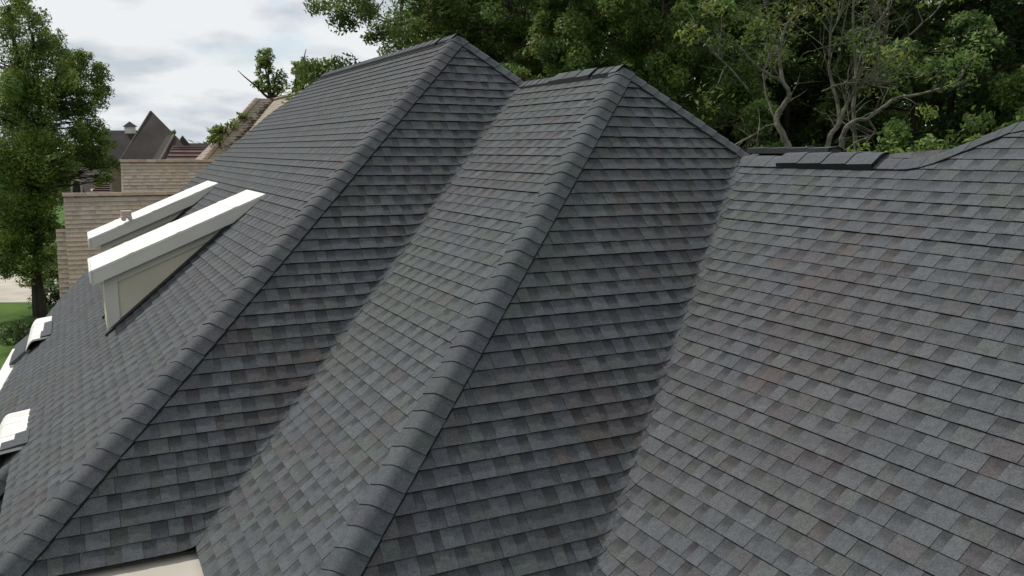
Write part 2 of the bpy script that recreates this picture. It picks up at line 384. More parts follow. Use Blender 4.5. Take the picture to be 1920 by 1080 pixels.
# caps
dP1 = Vector((-1, 0, -TB)); dP2 = Vector((0, -1, -TA))
hipd = Vector((1 / TB, 1 / TA, 1)).normalized()
def perp(d, ax): d = Vector(d); return (d - ax * d.dot(ax)).normalized()
def HP(z, cx, cy): return Vector((X(z, cx), Y(z, cy), z + H))
sL = (dP1 - hipd * dP1.dot(hipd)).normalized(); nP1 = Vector((-TB, 0, 1)).normalized(); nP2 = Vector((0, -TA, 1)).normalized()
def inplane(n, ax, away):                           # unit vector in the plane, across the hip, pointing down its own slope
    v = n.cross(ax).normalized()
    return v if v.dot(away) > 0 else -v
hl = inplane(nP1, hipd, Vector((-1, 1, 0))); hr = inplane(nP2, hipd, Vector((1, -1, 0)))
cap_run('hip_cap', house, [HP(ZE - .02, C1, C2), HP(ZR1, C1, C2)], hl, hr, 21, tint=.88, lab='long hip below the tallest peak')
cap_run('hip_cap', house, [HP(ZE - .02, C3, C2P), HP(ZR2, C3, C2P)], hl, hr, 22, tint=.88, lab='long hip below the second peak')
cap_run('hip_cap', house, [Vector((X(-4.4, C1), 9.7 - 1.2 / TA, -4.4 + H)), Vector((X(ZE, C1), 9.7, ZE + H))], hl, hr, 23, tint=.88, lab='short lower hip beyond the left eave')
nB = Vector((TB, 0, 1)).normalized()
hb = Vector((-1 / TB, 1 / TA, 1)).normalized()
bl = inplane(nP2, hb, Vector((-1, -1, 0))); br = inplane(nB, hb, Vector((1, 1, 0)))
cap_run('hip_cap', house, [Vector((xr1 + .82, yA1 - .607, ZR1 - .70 + H)), Vector((xr1, yA1, ZR1 + H))], bl, br, 24, hw=.15, lab='short hip falling right from the tallest peak')
cap_run('hip_cap', house, [Vector((xr2 + 1.15, yA2 - .852, ZR2 - .98 + H)), Vector((xr2, yA2, ZR2 + H))], bl, br, 25, hw=.15, lab='short hip falling right from the second peak')
rl = Vector((-1, 0, -TB)); rr = Vector((1, 0, -TB))
cap_run('ridge_cap', house, [(xr1, yA1 - .05, ZR1 + H), (xr1, yA1 + .45, ZR1 + H)], rl, rr, 26, hw=.15, start_lift=.035)
cap_run('ridge_cap', house, [(xr2, yA2 - .05, ZR2 + H), (xr2, yA2 + .45, ZR2 + H)], rl, rr, 27, hw=.15, start_lift=.035)
cap_run('ridge_cap', house, [(xr2, 9.6, ZR2 + H), (xr2, 10.75, ZR2 + H)], rl, rr, 28, hw=.15)
def vent(path, dl, dr, seed, hw=.16, lab=None):
    o = cap_run('ridge_vent', house, path, dl, dr, seed, hw=hw, lift=.03, expo=.28, base=.022, lab=lab)
    P = [Vector(p) for p in path]; mb = MB(); ax = (P[-1] - P[0]).normalized()
    dl = Vector(dl).normalized(); dr = Vector(dr).normalized(); upn = -(dl + dr).normalized()
    e = [P[0] + ax * .015, P[-1] - ax * .015]
    for d in (dl, dr):
        b0, b1 = [q + d * (hw - .025) for q in e]
        mb.hexa([e[0], e[1], b1, b0], [q + upn * .05 for q in (e[0], e[1], b1, b0)], (1, 1, 1))
    mb.build('vent_core', M['dark_metal'], o)
vent([(xr1, yA1 + .5, ZR1 + H), (xr1, 17.95, ZR1 + H)], rl, rr, 31, lab='long raised vent along the highest ridge')
vent([(xr2, yA2 + .5, ZR2 + H), (xr2, 9.55, ZR2 + H)], rl, rr, 32, lab='raised vent on the second ridge')
# low ridge at the right: front and rear vents, then the swept cap up to the last peak
fl = Vector((1, 0, 0.0))
cap_run('ridge_cap', house, [(xr3, 6.5, ZR3 + H), (xr3, 7.3, ZR3 + H)], rl, fl, 33, hw=.17, expo=.3, start_lift=.014, drop=.004, base=.008)
vent([(xr3, 5.4, ZR3 + H), (xr3, 6.6, ZR3 + H)], rl, fl + Vector((0, 0, -.1)), 34, hw=.17, lab='raised front vent on the low ridge')
vent([(xr3 + .42, 6.3, ZR3 + H + .055), (xr3 + .42, 7.5, ZR3 + H + .055)], -fl + Vector((0, 0, -.1)), rr, 35, hw=.16, lab='raised rear vent on the low ridge')
cap_run('ridge_cap', house, [(xr3 + .42, 5.8, ZR3 + H + .035), (xr3 + .42, 6.25, ZR3 + H + .035)], -fl + Vector((0, 0, -.1)), rr, 36, hw=.15, expo=.3)
sw = [(5.55, -.05), (5.1, -.055), (4.93, -.03), (4.8, .03), (4.66, .11), (4.5, .2), (4.38, .265), (4.25, .28), (3.2, .28)]
cap_run('ridge_cap', house, [(X(z, C4), y, z + H + .004) for y, z in reversed(sw)], rl, fl + Vector((0, 0, -.25)), 37, hw=.16, expo=.12, start_lift=.014, drop=.002, base=.006, lab='swept cap rising to the peak at the right edge')
# eave edges, walls
ev = MB(); w_ = (1, 1, 1)
def eave(a, b, out):
    a = Vector(a); b = Vector(b); o = Vector(out)
    ev.hexa([a, b, b + o * .03, a + o * .03], [q - Vector((0, 0, .014)) for q in (a, b, b + o * .03, a + o * .03)], w_)
e0 = ZE + H - .012
eave((X(ZE, C1) + .02, Y(ZE, C2), e0), (X(ZE, C1) + .02, 9.98, e0), (1, 0, 0))
eave((X(ZE, C1), Y(ZE, C2) + .02, e0), (X(ZE, C3), Y(ZE, C2) + .02, e0), (0, 1, 0))
eave((X(ZE, C3) + .02, Y(ZE, C2P), e0), (X(ZE, C3) + .02, Y(ZE, C2), e0), (1, 0, 0))
eave((X(ZE, C3), Y(ZE, C2P) + .02, e0), (X(ZE, C4), Y(ZE, C2P) + .02, e0), (0, 1, 0))
eave((X(ZE, C4) + .02, -4, e0), (X(ZE, C4) + .02, Y(ZE, C2P), e0), (1, 0, 0))
ev.build('eave_trim', M['dark_metal'], house)
mb = MB(); mb.box(X(ZE, C1) + .3, 1.12, 4.4, Y(ZE, C2) + .49, H + ZE - .30, H + ZE - .055)
mb.build('porch_canopy', M['concrete'], house)
wl = MB()
zt = H + ZE - .16
wl.box(X(ZE, C1) + .45, xr1 + 5, Y(ZE, C2) + .5, 17.5, 0, zt)
wl.box(X(ZE, C3) + .45, xr2 + 4, Y(ZE, C2P) + .5, Y(ZE, C2) + .49, 0, zt)
wl.box(X(ZE, C4) + .45, xr3 + 3.4, -3.6, Y(ZE, C2P) + .49, 0, zt)
wl.build('wall', M['brick'], house)

# dormers on the long slope: white flat roof, deep side fascia, panelled cheek
def plane1_z(x): return TB * x + C1
def build_dormer(y0, y1, top, low, side_bot, wall_x, lab):
    # top: (x,z) where the roof meets the slope; low: (x,z) outer end; both on the near side plane
    d = MB(); (xt, zt_), (xl, zl) = top, low
    th = .03
    def q(x, y, z): return (x, y, z + H)
    root = MB()
    # roof deck
    root.hexa([q(xl, y0, zl - th), q(xt, y0, zt_ - th), q(xt, y1, zt_ - th), q(xl, y1, zl - th)],
              [q(xl, y0, zl), q(xt, y0, zt_), q(xt, y1, zt_), q(xl, y1, zl)])
    o = root.build('dormer', M['white'], house); o['label'] = lab
    # rolled front edge and lap seams
    fr = MB()
    fr.hexa([q(xl - .025, y0 - .012, zl - .16), q(xl - .002, y0 - .012, zl - .16), q(xl - .002, y1 + .012, zl - .16), q(xl - .025, y1 + .012, zl - .16)],
            [q(xl - .025, y0 - .012, zl - .015), q(xl - .002, y0 - .012, zl + .006), q(xl - .002, y1 + .012, zl + .006), q(xl - .025, y1 + .012, zl - .015)])
    fr.build('roof_edge', M['white'], o)
    for f in (.2, .47, .8):
        xs = xl + (xt - xl) * f; zs = zl + (zt_ - zl) * f; sl = (zt_ - zl) / (xt - xl); fr = MB()
        fr.hexa([q(xs, y0 + .002, zs + .001), q(xs + .06, y0 + .002, zs + .06 * sl + .001), q(xs + .06, y1, zs + .06 * sl + .001), q(xs, y1, zs + .001)],
                [q(xs, y0 + .002, zs + .005), q(xs + .06, y0 + .002, zs + .06 * sl + .004), q(xs + .06, y1, zs + .06 * sl + .004), q(xs, y1, zs + .005)])
        fr.build('lap_seam', M['white'], o)
    # side fascias
    sl = (zt_ - zl) / (xt - xl); fh = side_bot
    for ya, yb in ((y0 + .004, y0 + .05), (y1 - .05, y1 - .004)):
        xq = None
        # bottom edge line z = zl - fh + sl*(x - xl); meets slope plane at:
        xq = (zl - fh - sl * xl - C1 - .02) / (TB - sl)
        pts = [(xl, zl - th - .001), (xt - .01, zt_ - th - .001), (xq, plane1_z(xq) + .02), (xl, zl - fh)]
        sf = MB(); sf.hexa([q(x, ya, z) for x, z in reversed(pts)], [q(x, yb, z) for x, z in reversed(pts)])
        sf.build('fascia', M['trim'], o)
    # cheeks with a raised frame round a flush panel
    for ya, sg in ((y0 + .13, -1), (y1 - .13, 1)):
        yb = ya - sg * .05
        xq2 = (zl - fh - sl * xl - C1 - .02 + .02) / (TB - sl)
        zw = lambda x: zl - fh + .03 + sl * (x - xl)
        pts = [(wall_x, plane1_z(wall_x)), (xq2, plane1_z(xq2)), (xq2, zw(xq2) + .02), (wall_x, zw(wall_x))]
        ck = MB(); ck.hexa([q(x, ya, z) for x, z in pts], [q(x, yb, z) for x, z in pts])
        c = ck.build('cheek_wall', M['panel'], o)
        tr = MB(); yo = ya + sg * .022
        def strip(p4): tr.hexa([q(x, ya + sg * .001, z) for x, z in p4], [q(x, yo, z) for x, z in p4])
        wv = .15
        strip([(wall_x, plane1_z(wall_x) + .02), (wall_x + wv, plane1_z(wall_x + wv) + .02), (wall_x + wv, zw(wall_x + wv) - .02), (wall_x, zw(wall_x) - .02)])
        # top rail along the fascia
        xe = (zw(0) - .12 - C1) / (TB - sl); xs = wall_x + wv + .003
        strip([(xs, zw(xs) - .14), (xe, zw(xe) - .14), (xe + .14, zw(xe + .14) - .03), (xs, zw(xs) - .03)])
        tr.build('cheek_frame', M['trim'], o)
        fl_ = MB(); n1 = nP1
        a0 = Vector(q(wall_x - .03, ya + sg * .14, plane1_z(wall_x - .03) + .02)); a1 = Vector(q(xq2, ya + sg * .12, plane1_z(xq2) + .02))
        b0 = Vector(q(wall_x - .03, ya + sg * .003, plane1_z(wall_x - .03) + .02)); b1 = Vector(q(xq2, ya + sg * .003, plane1_z(xq2) + .02))
        fl_.hexa([a0, a1, b1, b0], [v + n1 * .02 for v in (a0, a1, b1, b0)])
        fl_.build('flashing_shade_strip', M['dark_metal'], o)  # flashing, made wider so its dark strip also stands for the cheek's shadow
    # front wall
    fw = MB(); fw.box(wall_x, wall_x + .05, y0 + .14, y1 - .14, plane1_z(wall_x) + H - .05, zl + H - .06)
    fw.build('front_wall', M['panel'], o)
    return o
build_dormer(11.72, 13.12, (2.26, -.578), (.10, -1.49), .19, .24, 'nearer white flat roofed dormer')
d2 = build_dormer(15.95, 17.30, (2.26, -.578), (.15, -1.48), .19, .32, 'farther white flat roofed dormer')
bb = MB(); c = Vector((.74, 15.99, -1.49 + .415 * (.74 - .10) + H + .02))
for (ox, oy, r) in ((-.05, .0, .045), (.045, .02, .04)):
    ring = [(math.cos(t) * r, math.sin(t) * r) for t in [k * math.pi / 4 + .3 for k in range(8)]]
    bb.hexa([(c.x + ox + a, c.y + oy - .10, c.z + .045 + b) for a, b in ring], [(c.x + ox + a * .9, c.y + oy + .12, c.z + .075 + b) for a, b in ring])
bb.box(c.x - .085, c.x + .075, c.y - .06, c.y + .10, c.z + .05, c.z + .17)
tag(bb.build('masonry_block', M['brickbit']), 'small pinkish rough block lying on the white roof of the farther dormer', 'block')

# two narrow white roofed bays let into the lower eave; their inner edge steps out where shingle courses lap it
def eave_bay(y0, y1, zt0, flaps, w, lab, hip=False):
    def q(x, y, z): return (x, y, z + H)
    xi = X(zt0, C1) + .015; xo = xi - w; mb = MB(); prof = []
    for k in range(13):
        f = k / 12; prof.append((xi + (xo - xi) * f, zt0 + .015 - .05 * f - 1.3 * max(0, f - .65) ** 2))
    for (xa, za), (xb, zb) in zip(prof, prof[1:]):
        mb.poly([q(xb, y0, zb), q(xa, y0, za), q(xa, y1, za), q(xb, y1, zb)])
        mb.poly([q(xb, y1, zb - .03), q(xa, y1, za - .03), q(xa, y0, za - .03), q(xb, y0, zb - .03)])
        for y_ in (y0, y1): mb.poly([q(xb, y_, zb - .03), q(xa, y_, za - .03), q(xa, y_, za), q(xb, y_, zb)])
    o = mb.build('eave_bay', M['white'], house); o['label'] = lab
    xe, ze = prof[-1]; rnd = random.Random(int(y0 * 10))
    for (ya, yb, ln) in flaps:                        # shingle ends lapped onto the white deck
        fl_ = MB(); col = pick(GREY, rnd); xs = xi - ln; zs = zt0 + .02 - .05 * ln / w
        fl_.hexa([q(xs, ya, zs), q(xi + .02, ya, plane1_z(xi + .02) + .005), q(xi + .02, yb, plane1_z(xi + .02) + .005), q(xs, yb, zs)],
                 [q(xs, ya, zs + .012), q(xi + .02, ya, plane1_z(xi + .02) + .02), q(xi + .02, yb, plane1_z(xi + .02) + .02), q(xs, yb, zs + .012)], col)
        fl_.build('lapped_shingle', M['roof'], o)
    for f in (.35, .68):
        ys = y0 + (y1 - y0) * f; sm = MB()
        sm.tube([q(x, ys, z + .0) for x, z in prof[3:11]], [.005] * 8, 6); sm.build('lap_seam', M['white'], o)
    ck = MB()
    ck.box(xe + .02, xe + .4, y0 + .25, y1 - .03, H + ze - .9, H + ze - .045)
    ck.build('bay_wall', M['trim'], o)
    if hip:                                          # small shingled skirt and pale fascia outside the bay
        hb_ = MB(); b = [q(xe - .26, y0 + .15, ze - .24), q(xe + .02, y0 + .15, ze - .24), q(xe + .02, y1 - .2, ze - .24), q(xe - .26, y1 - .2, ze - .24)]
        hb_.hexa(b, [q(xe - .02, y0 + .45, ze - .02), q(xe + .019, y0 + .3, ze - .02), q(xe + .019, y1 - .3, ze - .02), q(xe - .02, y1 - .4, ze - .02)], (.07, .073, .075))
        hb_.build('skirt_roof', M['roof'], o)
        fb = MB(); fb.box(xe - .25, xe + .015, y0 + .16, y1 - .22, H + ze - .42, H + ze - .243); fb.build('fascia', M['trim'], o)
eave_bay(9.98, 11.44, -3.10, [(10.24, 10.46, .12), (9.98, 10.238, .24)], .36, 'nearer white roofed bay breaking the left eave')
eave_bay(15.4, 17.3, -3.0, [(15.9, 16.65, .11), (15.4, 15.898, .14)], .36, 'farther white roofed bay breaking the left eave', True)
# pale gutter under the low edge of the carried-down slope
gt = MB(); ed = [(16.6, -3.35), (15.4, -3.45), (14.1, -3.58), (13.4, -3.95), (12.8, -4.4)]
gp = [Vector((X(z, C1), y, z + H - .03)) for y, z in ed]
for a, b in zip(gp, gp[1:]):
    o_ = Vector((-.20, .10, -.03)); gt.hexa([a - Vector((0, 0, .1)), b - Vector((0, 0, .1)), b + o_ - Vector((0, 0, .1)), a + o_ - Vector((0, 0, .1))], [a, b, b + o_, a + o_])
gt.build('gutter', M['white'], house)

# ------------------------------------------------------------------ neighbour house, beige shingles
nb = thing('beige_shingled_house', 'neighbouring house with steep beige brown shingle roofs just beyond the dormers', 'house', (4, 30, 0))
def rel(y0): return H
slope('roof_slope', nb, 'y', TA, -1.25 - TA * 27, [(-5.2, -.33), (-1.25, -.33)], [(-5.2, 6), (-1.25, 6)], -5.2, -1.25, 61, pal=BEIGE, mat='beige_roof', expo=.15, wid=(.15, .3), thick=.6, lab='lower beige slope with a straight left edge')
slope('roof_slope', nb, 'y', TA, -2.17 - TA * 26.45, [(-5.2, -.57), (-2.17, -.57)], [(-5.2, -.335), (-2.17, -.335)], -5.2, -2.17, 62, pal=BEIGE, mat='beige_roof', expo=.15, wid=(.15, .3), thick=.6)
slope('roof_slope', nb, 'y', TA, -.40 - TA * 34, [(-5.2, 1.48), (-.40, 1.48)], [(-5.2, 9), (-.40, 9)], -4.2, -.40, 63, pal=BEIGE, mat='beige_roof', expo=.15, wid=(.15, .3), thick=.6, lab='upper beige slope behind the lower one')
NY, NX, NZ = 38.0, 7.9, 2.2; TAN, TBN = 1.15, 1.0
cN2 = NZ - TAN * NY; cN3 = NZ - TBN * NX; cN1 = NZ - TBN * (NX - .8)
XN = lambda z, c: (z - c) / TBN
YN = lambda z, c: (z - c) / TAN
slope('roof_slope', nb, 'y', TAN, cN2, [(-4.2, XN(-4.2, cN1)), (NZ - .02, XN(NZ - .02, cN1))], [(-4.2, XN(-4.2, cN3)), (NZ - .02, XN(NZ - .02, cN3))], -4.2, NZ - .02, 64, pal=BEIGE, mat='beige_roof', expo=.15, wid=(.15, .3), thick=.6)
slope('roof_slope', nb, 'x', TBN, cN3, [(-4.2, 20.5), (NZ, 20.5)], [(-4.2, YN(-4.2, cN2)), (NZ, NY)], -4.2, NZ, 65, pal=BEIGE, mat='beige_roof', expo=.15, wid=(.15, .3), thick=.6, lab='long beige slope rising to the neighbour ridge')
slope('roof_slope', nb, 'x', TBN, cN1, [(-4.2, YN(-4.2, cN2)), (NZ - .02, NY)], [(-4.2, 37.9), (NZ - .02, 38.02)], -4.2, NZ - .02, 66, pal=BEIGE, mat='beige_roof', expo=.15, wid=(.15, .3), thick=.6)
BCAP = [((0.30, 0.24, 0.185), 1), ((0.26, 0.2, 0.155), 1)]
cap_run('ridge_cap', nb, [(-.36, 27.02, -1.25 + H), (6, 27.02, -1.25 + H)], (0, -1, -TA), (0, 1, -TA), 67, pal=BCAP, mat='beige_roof', expo=.3, start_lift=.05)
cap_run('ridge_cap', nb, [(1.45, 34.02, -.40 + H), (9, 34.02, -.40 + H)], (0, -1, -TA), (0, 1, -TA), 68, pal=BCAP, mat='beige_roof', expo=.3, start_lift=.05)
cap_run('ridge_cap', nb, [(NX, 24, NZ + H), (NX, NY, NZ + H)], rl, rr, 69, pal=BCAP, mat='beige_roof', expo=.3, start_lift=.05)
hpN = lambda z, c1: Vector((XN(z, c1), YN(z, cN2), z + H))
cap_run('hip_cap', nb, [hpN(-4.2, cN1), hpN(NZ, cN1)], hl, hr, 70, pal=BCAP, mat='beige_roof', expo=.25)
# leaf litter lying in the valley
lt = MB(); rnd = random.Random(8)
for k in range(600):
    z = rnd.uniform(-4, NZ); p = hpN(z, cN3) + Vector((rnd.gauss(0, .09), rnd.gauss(0, .07), 0)); p.z = max(TAN * p.y + cN2, TBN * p.x + cN3) + H + rnd.uniform(.03, .06)
    a = rnd.random() * 6.28; r = rnd.uniform(.04, .09); cc_ = rnd.choice([(.20, .12, .085), (.24, .16, .11), (.15, .09, .065)])
    lt.poly([p + Vector((math.cos(a + t) * r, math.sin(a + t) * r * .6, rnd.uniform(-.015, .02))) for t in (0, 1.57, 3.14, 4.71)], cc_)
tag(lt.build('leaf_litter', nmat('litter', (.8, .8, .8), (1, 1, 1), 8, .95, .1, 3, 0, True)), 'reddish brown dead leaves caught in the valley of the beige roof', 'leaf litter', kind='stuff')
bw = MB()
bw.poly([BP(NX, 20.6, NZ - .02), BP(NX + 5, 20.6, NZ - 4.3), BP(NX + 5, 43, NZ - 4.3), BP(NX, 38, NZ - .02)], (.25, .2, .15))
bw.poly([BP(-.33, 27.04, -1.27), BP(6, 27.04, -1.27), BP(6, 30.5, -5.2), BP(-.33, 30.5, -5.2)], (.25, .2, .15))
bw.poly([BP(1.48, 34.04, -.42), BP(9, 34.04, -.42), BP(9, 37.5, -4.3), BP(1.48, 37.5, -4.3)], (.25, .2, .15))
bw.build('rear_slope', M['beige_roof'], nb)
nw = MB(); nw.box(-.1, 9, 24.2, 30, 0, H - 5.25); nw.box(1.8, 12, 31.5, 48, 0, H - 4.3)
nw.poly([(-.30, 23.8, H - 5.1), (-.30, 30.4, H - 5.1), (-.30, 27.02, H - 1.3)]); nw.poly([(1.50, 30.9, H - 4.2), (1.50, 37.4, H - 4.2), (1.50, 34.02, H - .45)])
nw.build('wall', M['brick'], nb)

# ------------------------------------------------------------------ dark roofed house farther off
def D(px, py, d): return at_d(px, py, d)
dk = thing('dark_roofed_house', 'distant house with a tall dark weathered pyramid roof and a small white cupola', 'house', tuple(at_d(283, 300, 75)[:2]) + (0,))
def solid(mb, front, depth, col=(1, 1, 1)):
    """outline in one plane, given real depth straight back along +Y"""
    off = Vector((0, depth, 0)); mb.hexa([p + off for p in front], front, col)
pk = D(283, 207, 76); bl_, br_ = D(217, 318, 70), D(392, 318, 70); bk1, bk2 = bl_ + Vector((1, 16, 0)), br_ + Vector((1, 16, 0))
mb = MB()
for tri in ((bl_, br_, pk), (br_, bk2, pk), (bk2, bk1, pk), (bk1, bl_, pk)): mb.poly(tri, (1, 1, 1))
mb.build('pyramid_roof', M['dark_roof'], dk)
mb = MB()
a, b = D(190, 244.5, 80), D(262, 244.5, 80)
mb.poly([D(186, 318, 75), D(262, 318, 75), b, a], (.8, .8, .85)); mb.poly([a, b, b + Vector((0, 8, -5)), a + Vector((0, 8, -5))], (.8, .8, .85)); mb.poly([D(186, 318, 75), a, a + Vector((0, 8, -5))], (.8, .8, .85))
mb.build('left_wing_roof', M['dark_roof'], dk)
mb = MB()
t1 = D(327, 252, 68); l1, r1_ = D(293, 308, 65), D(372, 308, 65); kk = Vector((0, 10, 0))
mb.poly([l1, r1_, t1], (1.05, 1.03, 1)); mb.poly([r1_, r1_ + kk, t1 + kk * .6, t1], (.9, .9, .9)); mb.poly([l1 + kk, l1, t1, t1 + kk * .6], (.9, .9, .9))
t2 = D(342, 253.5, 71); mb.poly([D(322, 290, 70), D(372, 290, 70), t2], (.8, .8, .82)); mb.poly([D(372, 290, 70), D(372, 290, 74), t2], (.8, .8, .82)); mb.poly([D(322, 290, 74), D(322, 290, 70), t2], (.8, .8, .82))
mb.build('right_wing_roof', M['dark_roof'], dk)
mb = MB(); a, b = D(350, 268.5, 78), D(402, 268.5, 78)
mb.poly([D(346, 300, 75), D(405, 300, 75), b, a], (.85, .85, .95)); mb.poly([a, b, b + Vector((0, 5, -3)), a + Vector((0, 5, -3))], (.85, .85, .95))
mb.build('far_wing_roof', M['dark_roof'], dk)
mb = MB(); mb.tube([D(297, 306, 64.8) , D(326, 253, 67.8)], [.09, .09], 5, (2.6, 2.5, 2.3)); mb.build('hip_trim', M['dark_roof'], dk)
mb = MB(); mb.tube([D(226, 300, 71), D(282, 209, 75.8)], [.07, .07], 5, (1.9, 1.8, 1.7)); mb.build('hip_trim', M['dark_roof'], dk)
cp = at_d(244, 246, 80); mb = MB()
mb.box(cp.x - .42, cp.x + .42, cp.y - .42, cp.y + .42, cp.z - .3, cp.z + .38); cu = mb.build('cupola', M['white'], dk)
mb = MB(); s_ = .56; ap = cp + Vector((0, 0, .82)); rg = [cp + Vector((x, y, .38)) for x, y in ((-s_, -s_), (s_, -s_), (s_, s_), (-s_, s_))]
for i in range(4): mb.poly([rg[i], rg[(i + 1) % 4], ap], (.9, .9, 1))
mb.build('cupola_roof', M['dark_roof'], cu)
mb = MB(); w0, w1 = D(200, 318, 72), D(392, 318, 72); mb.box(w0.x, w1.x, min(w0.y, w1.y), max(w0.y, w1.y) + 14, 0, w0.z + .3); mb.build('wall', M['brick'], dk)

rd = thing('red_brown_roofed_house', 'distant low house with striped reddish brown roof beside the tall dark roof', 'house', tuple(at_d(350, 300, 58)[:2]) + (0,))
mb = MB(); a, b = D(322, 277, 59), D(386, 277, 60)
for k in range(10):                                 # tile courses
    f0, f1 = k / 10, (k + 1) / 10; lo0, lo1 = D(306, 312, 56), D(384, 312, 57); n_ = Vector((0, -.03, .05)) * ((k % 2) + .2)
    q_ = lambda f, lft: (lo0.lerp(a, f) if lft else lo1.lerp(b, f))
    cc_ = (1, 1, 1) if k % 2 else (.86, .85, .85)
    mb.hexa([q_(f0, 1), q_(f0, 0), q_(f1, 0), q_(f1, 1)], [q_(f0, 1) + n_, q_(f0, 0) + n_, q_(f1, 0) + n_ * .2, q_(f1, 1) + n_ * .2], cc_)
mb.poly([a, b, b + Vector((0, 5, -4)), a + Vector((0, 5, -4))]); mb.build('roof', M['red_roof'], rd)
mb = MB(); w0, w1 = D(310, 312, 57), D(384, 312, 57.5); mb.box(w0.x, w1.x, w0.y, w0.y + 6, 0, w0.z + .1); mb.build('wall', M['brick'], rd)
mb = MB(); mb.tube([a + Vector((0, 0, .05)), b + Vector((0, 0, .05))], [.1, .1], 6, (1.6, 1.8, 2)); mb.build('ridge_cap', M['red_roof'], rd)

bh = thing('brown_house', 'distant brown house with arched window glimpsed between the tree and the beige roof', 'house', tuple(at_d(150, 350, 62)[:2]) + (0,))
mb = MB(); d0 = 62
mb.hexa([D(121, 334, d0), D(146, 334, d0), D(146, 334, d0 + 6), D(121, 334, d0 + 6)], [D(129, 318, d0 + 2), D(134, 317, d0 + 2), D(134, 317, d0 + 4), D(129, 318, d0 + 4)], (3.2, 2.8, 2.4)); mb.build('hipped_roof', M['dark_roof'], bh)
mb = MB(); mb.poly([D(140, 372, d0 - 1), D(212, 372, d0 - 1), D(208, 318, d0 + 5), D(150, 316, d0 + 5)], (1.1, 1.1, 1.05)); mb.poly([D(150, 316, d0 + 5), D(208, 318, d0 + 5), D(206, 330, d0 + 11), D(152, 330, d0 + 11)], (1, 1, 1)); mb.build('main_roof', M['dark_roof'], bh)
mb = MB(); a, b = D(122, 335, d0 + .3), D(146, 335, d0 + .3); mb.box(a.x, b.x, a.y, a.y + 5, 0, a.z); wlb = mb.build('wall', nmat('brown_stucco', (.10, .08, .065), (.15, .12, .10), 2), bh)
mb = MB(); cw = D(143, 346, d0 - .3)
ang = [math.pi * k / 10 for k in range(11)]; R_, r_ = .34, .22
for i in range(10):
    f = lambda t, r, y: (cw.x - math.cos(t) * r, cw.y + y, cw.z + math.sin(t) * r)
    mb.hexa([f(ang[i], r_, 0), f(ang[i + 1], r_, 0), f(ang[i + 1], r_, .2), f(ang[i], r_, .2)], [f(ang[i], R_, 0), f(ang[i + 1], R_, 0), f(ang[i + 1], R_, .2), f(ang[i], R_, .2)])
mb.box(cw.x - R_, cw.x - r_, cw.y, cw.y + .2, cw.z - .6, cw.z - .01); mb.box(cw.x + r_, cw.x + R_, cw.y, cw.y + .2, cw.z - .6, cw.z - .01)
wf = mb.build('window_frame', M['concrete'], bh)
mb = MB(); mb.poly([(cw.x - math.cos(t) * r_, cw.y + .05, cw.z + math.sin(t) * r_) for t in ang] + [(cw.x + r_, cw.y + .05, cw.z - .6), (cw.x - r_, cw.y + .05, cw.z - .6)]); mb.build('pane', M['dark_metal'], wf)
mb = MB(); a0, a1, a2 = D(166, 366, 52), D(206, 366, 52), D(190, 344, 55)
for k in range(6):
    f0, f1 = k / 6, (k + 1) / 6; top0, top1 = D(188, 343, 55), D(206, 343, 55)
    mb.hexa([a0.lerp(top0, f0), a1.lerp(top1, f0), a1.lerp(top1, f1), a0.lerp(top0, f1)], [a0.lerp(top0, f0) + Vector((0, -.05, .08)), a1.lerp(top1, f0) + Vector((0, -.05, .08)), a1.lerp(top1, f1), a0.lerp(top0, f1)], (1.1, 1.1, 1.15) if k % 2 else (.85, .85, .9))
mb.build('roof', M['red_roof'], bh2 := thing('low_tiled_house', 'small reddish tiled roof corner showing above the lower beige ridge', 'house', tuple(at_d(190, 360, 53)[:2]) + (0,)))
mb = MB(); mb.box(a0.x + .2, a1.x, a0.y + .2, a0.y + 6, 0, a0.z + .1); mb.build('wall', M['brick'], bh2)

# ------------------------------------------------------------------ ground
def flat(name, pts, z, mat, kind='structure'):
    mb = MB(); mb.poly([(p[0], p[1], z) for p in pts]); o = mb.build(name, mat); o['kind'] = kind; return o
def G(px, py):
    r = RW @ _ray(px, py); r = r * (-H / r[2]); return (r[0], r[1])
flat('ground', [(-1500, -300), (1500, -300), (1500, 2500), (-1500, 2500)], 0, M['grass'])
flat('driveway', [G(-900, 500), G(104, 506), G(113, 570), G(80, 567), G(-900, 572)], .012, M['concrete'])
flat('path', [G(96, 548), G(150, 548), G(150, 572), G(98, 567)], .016, M['concrete'])
flat('court', [(X(ZE, C1) - 1.2, 3.5), (3.5, 3.5), (3.5, Y(ZE, C2) + .5), (X(ZE, C1) - 1.2, Y(ZE, C2) + .5)], .02, M['concrete'])
# curved pale garden wall beyond the lower eave
mb = MB(); ctr = [G(28, 652), G(22, 680), G(10, 705), G(-12, 728), G(-45, 760)]
ctr = [at_y(26, 676, 15.6), at_y(22, 690, 15.3), at_y(10, 704, 14.9), at_y(0, 720, 14.4), at_y(-20, 745, 13.9)]

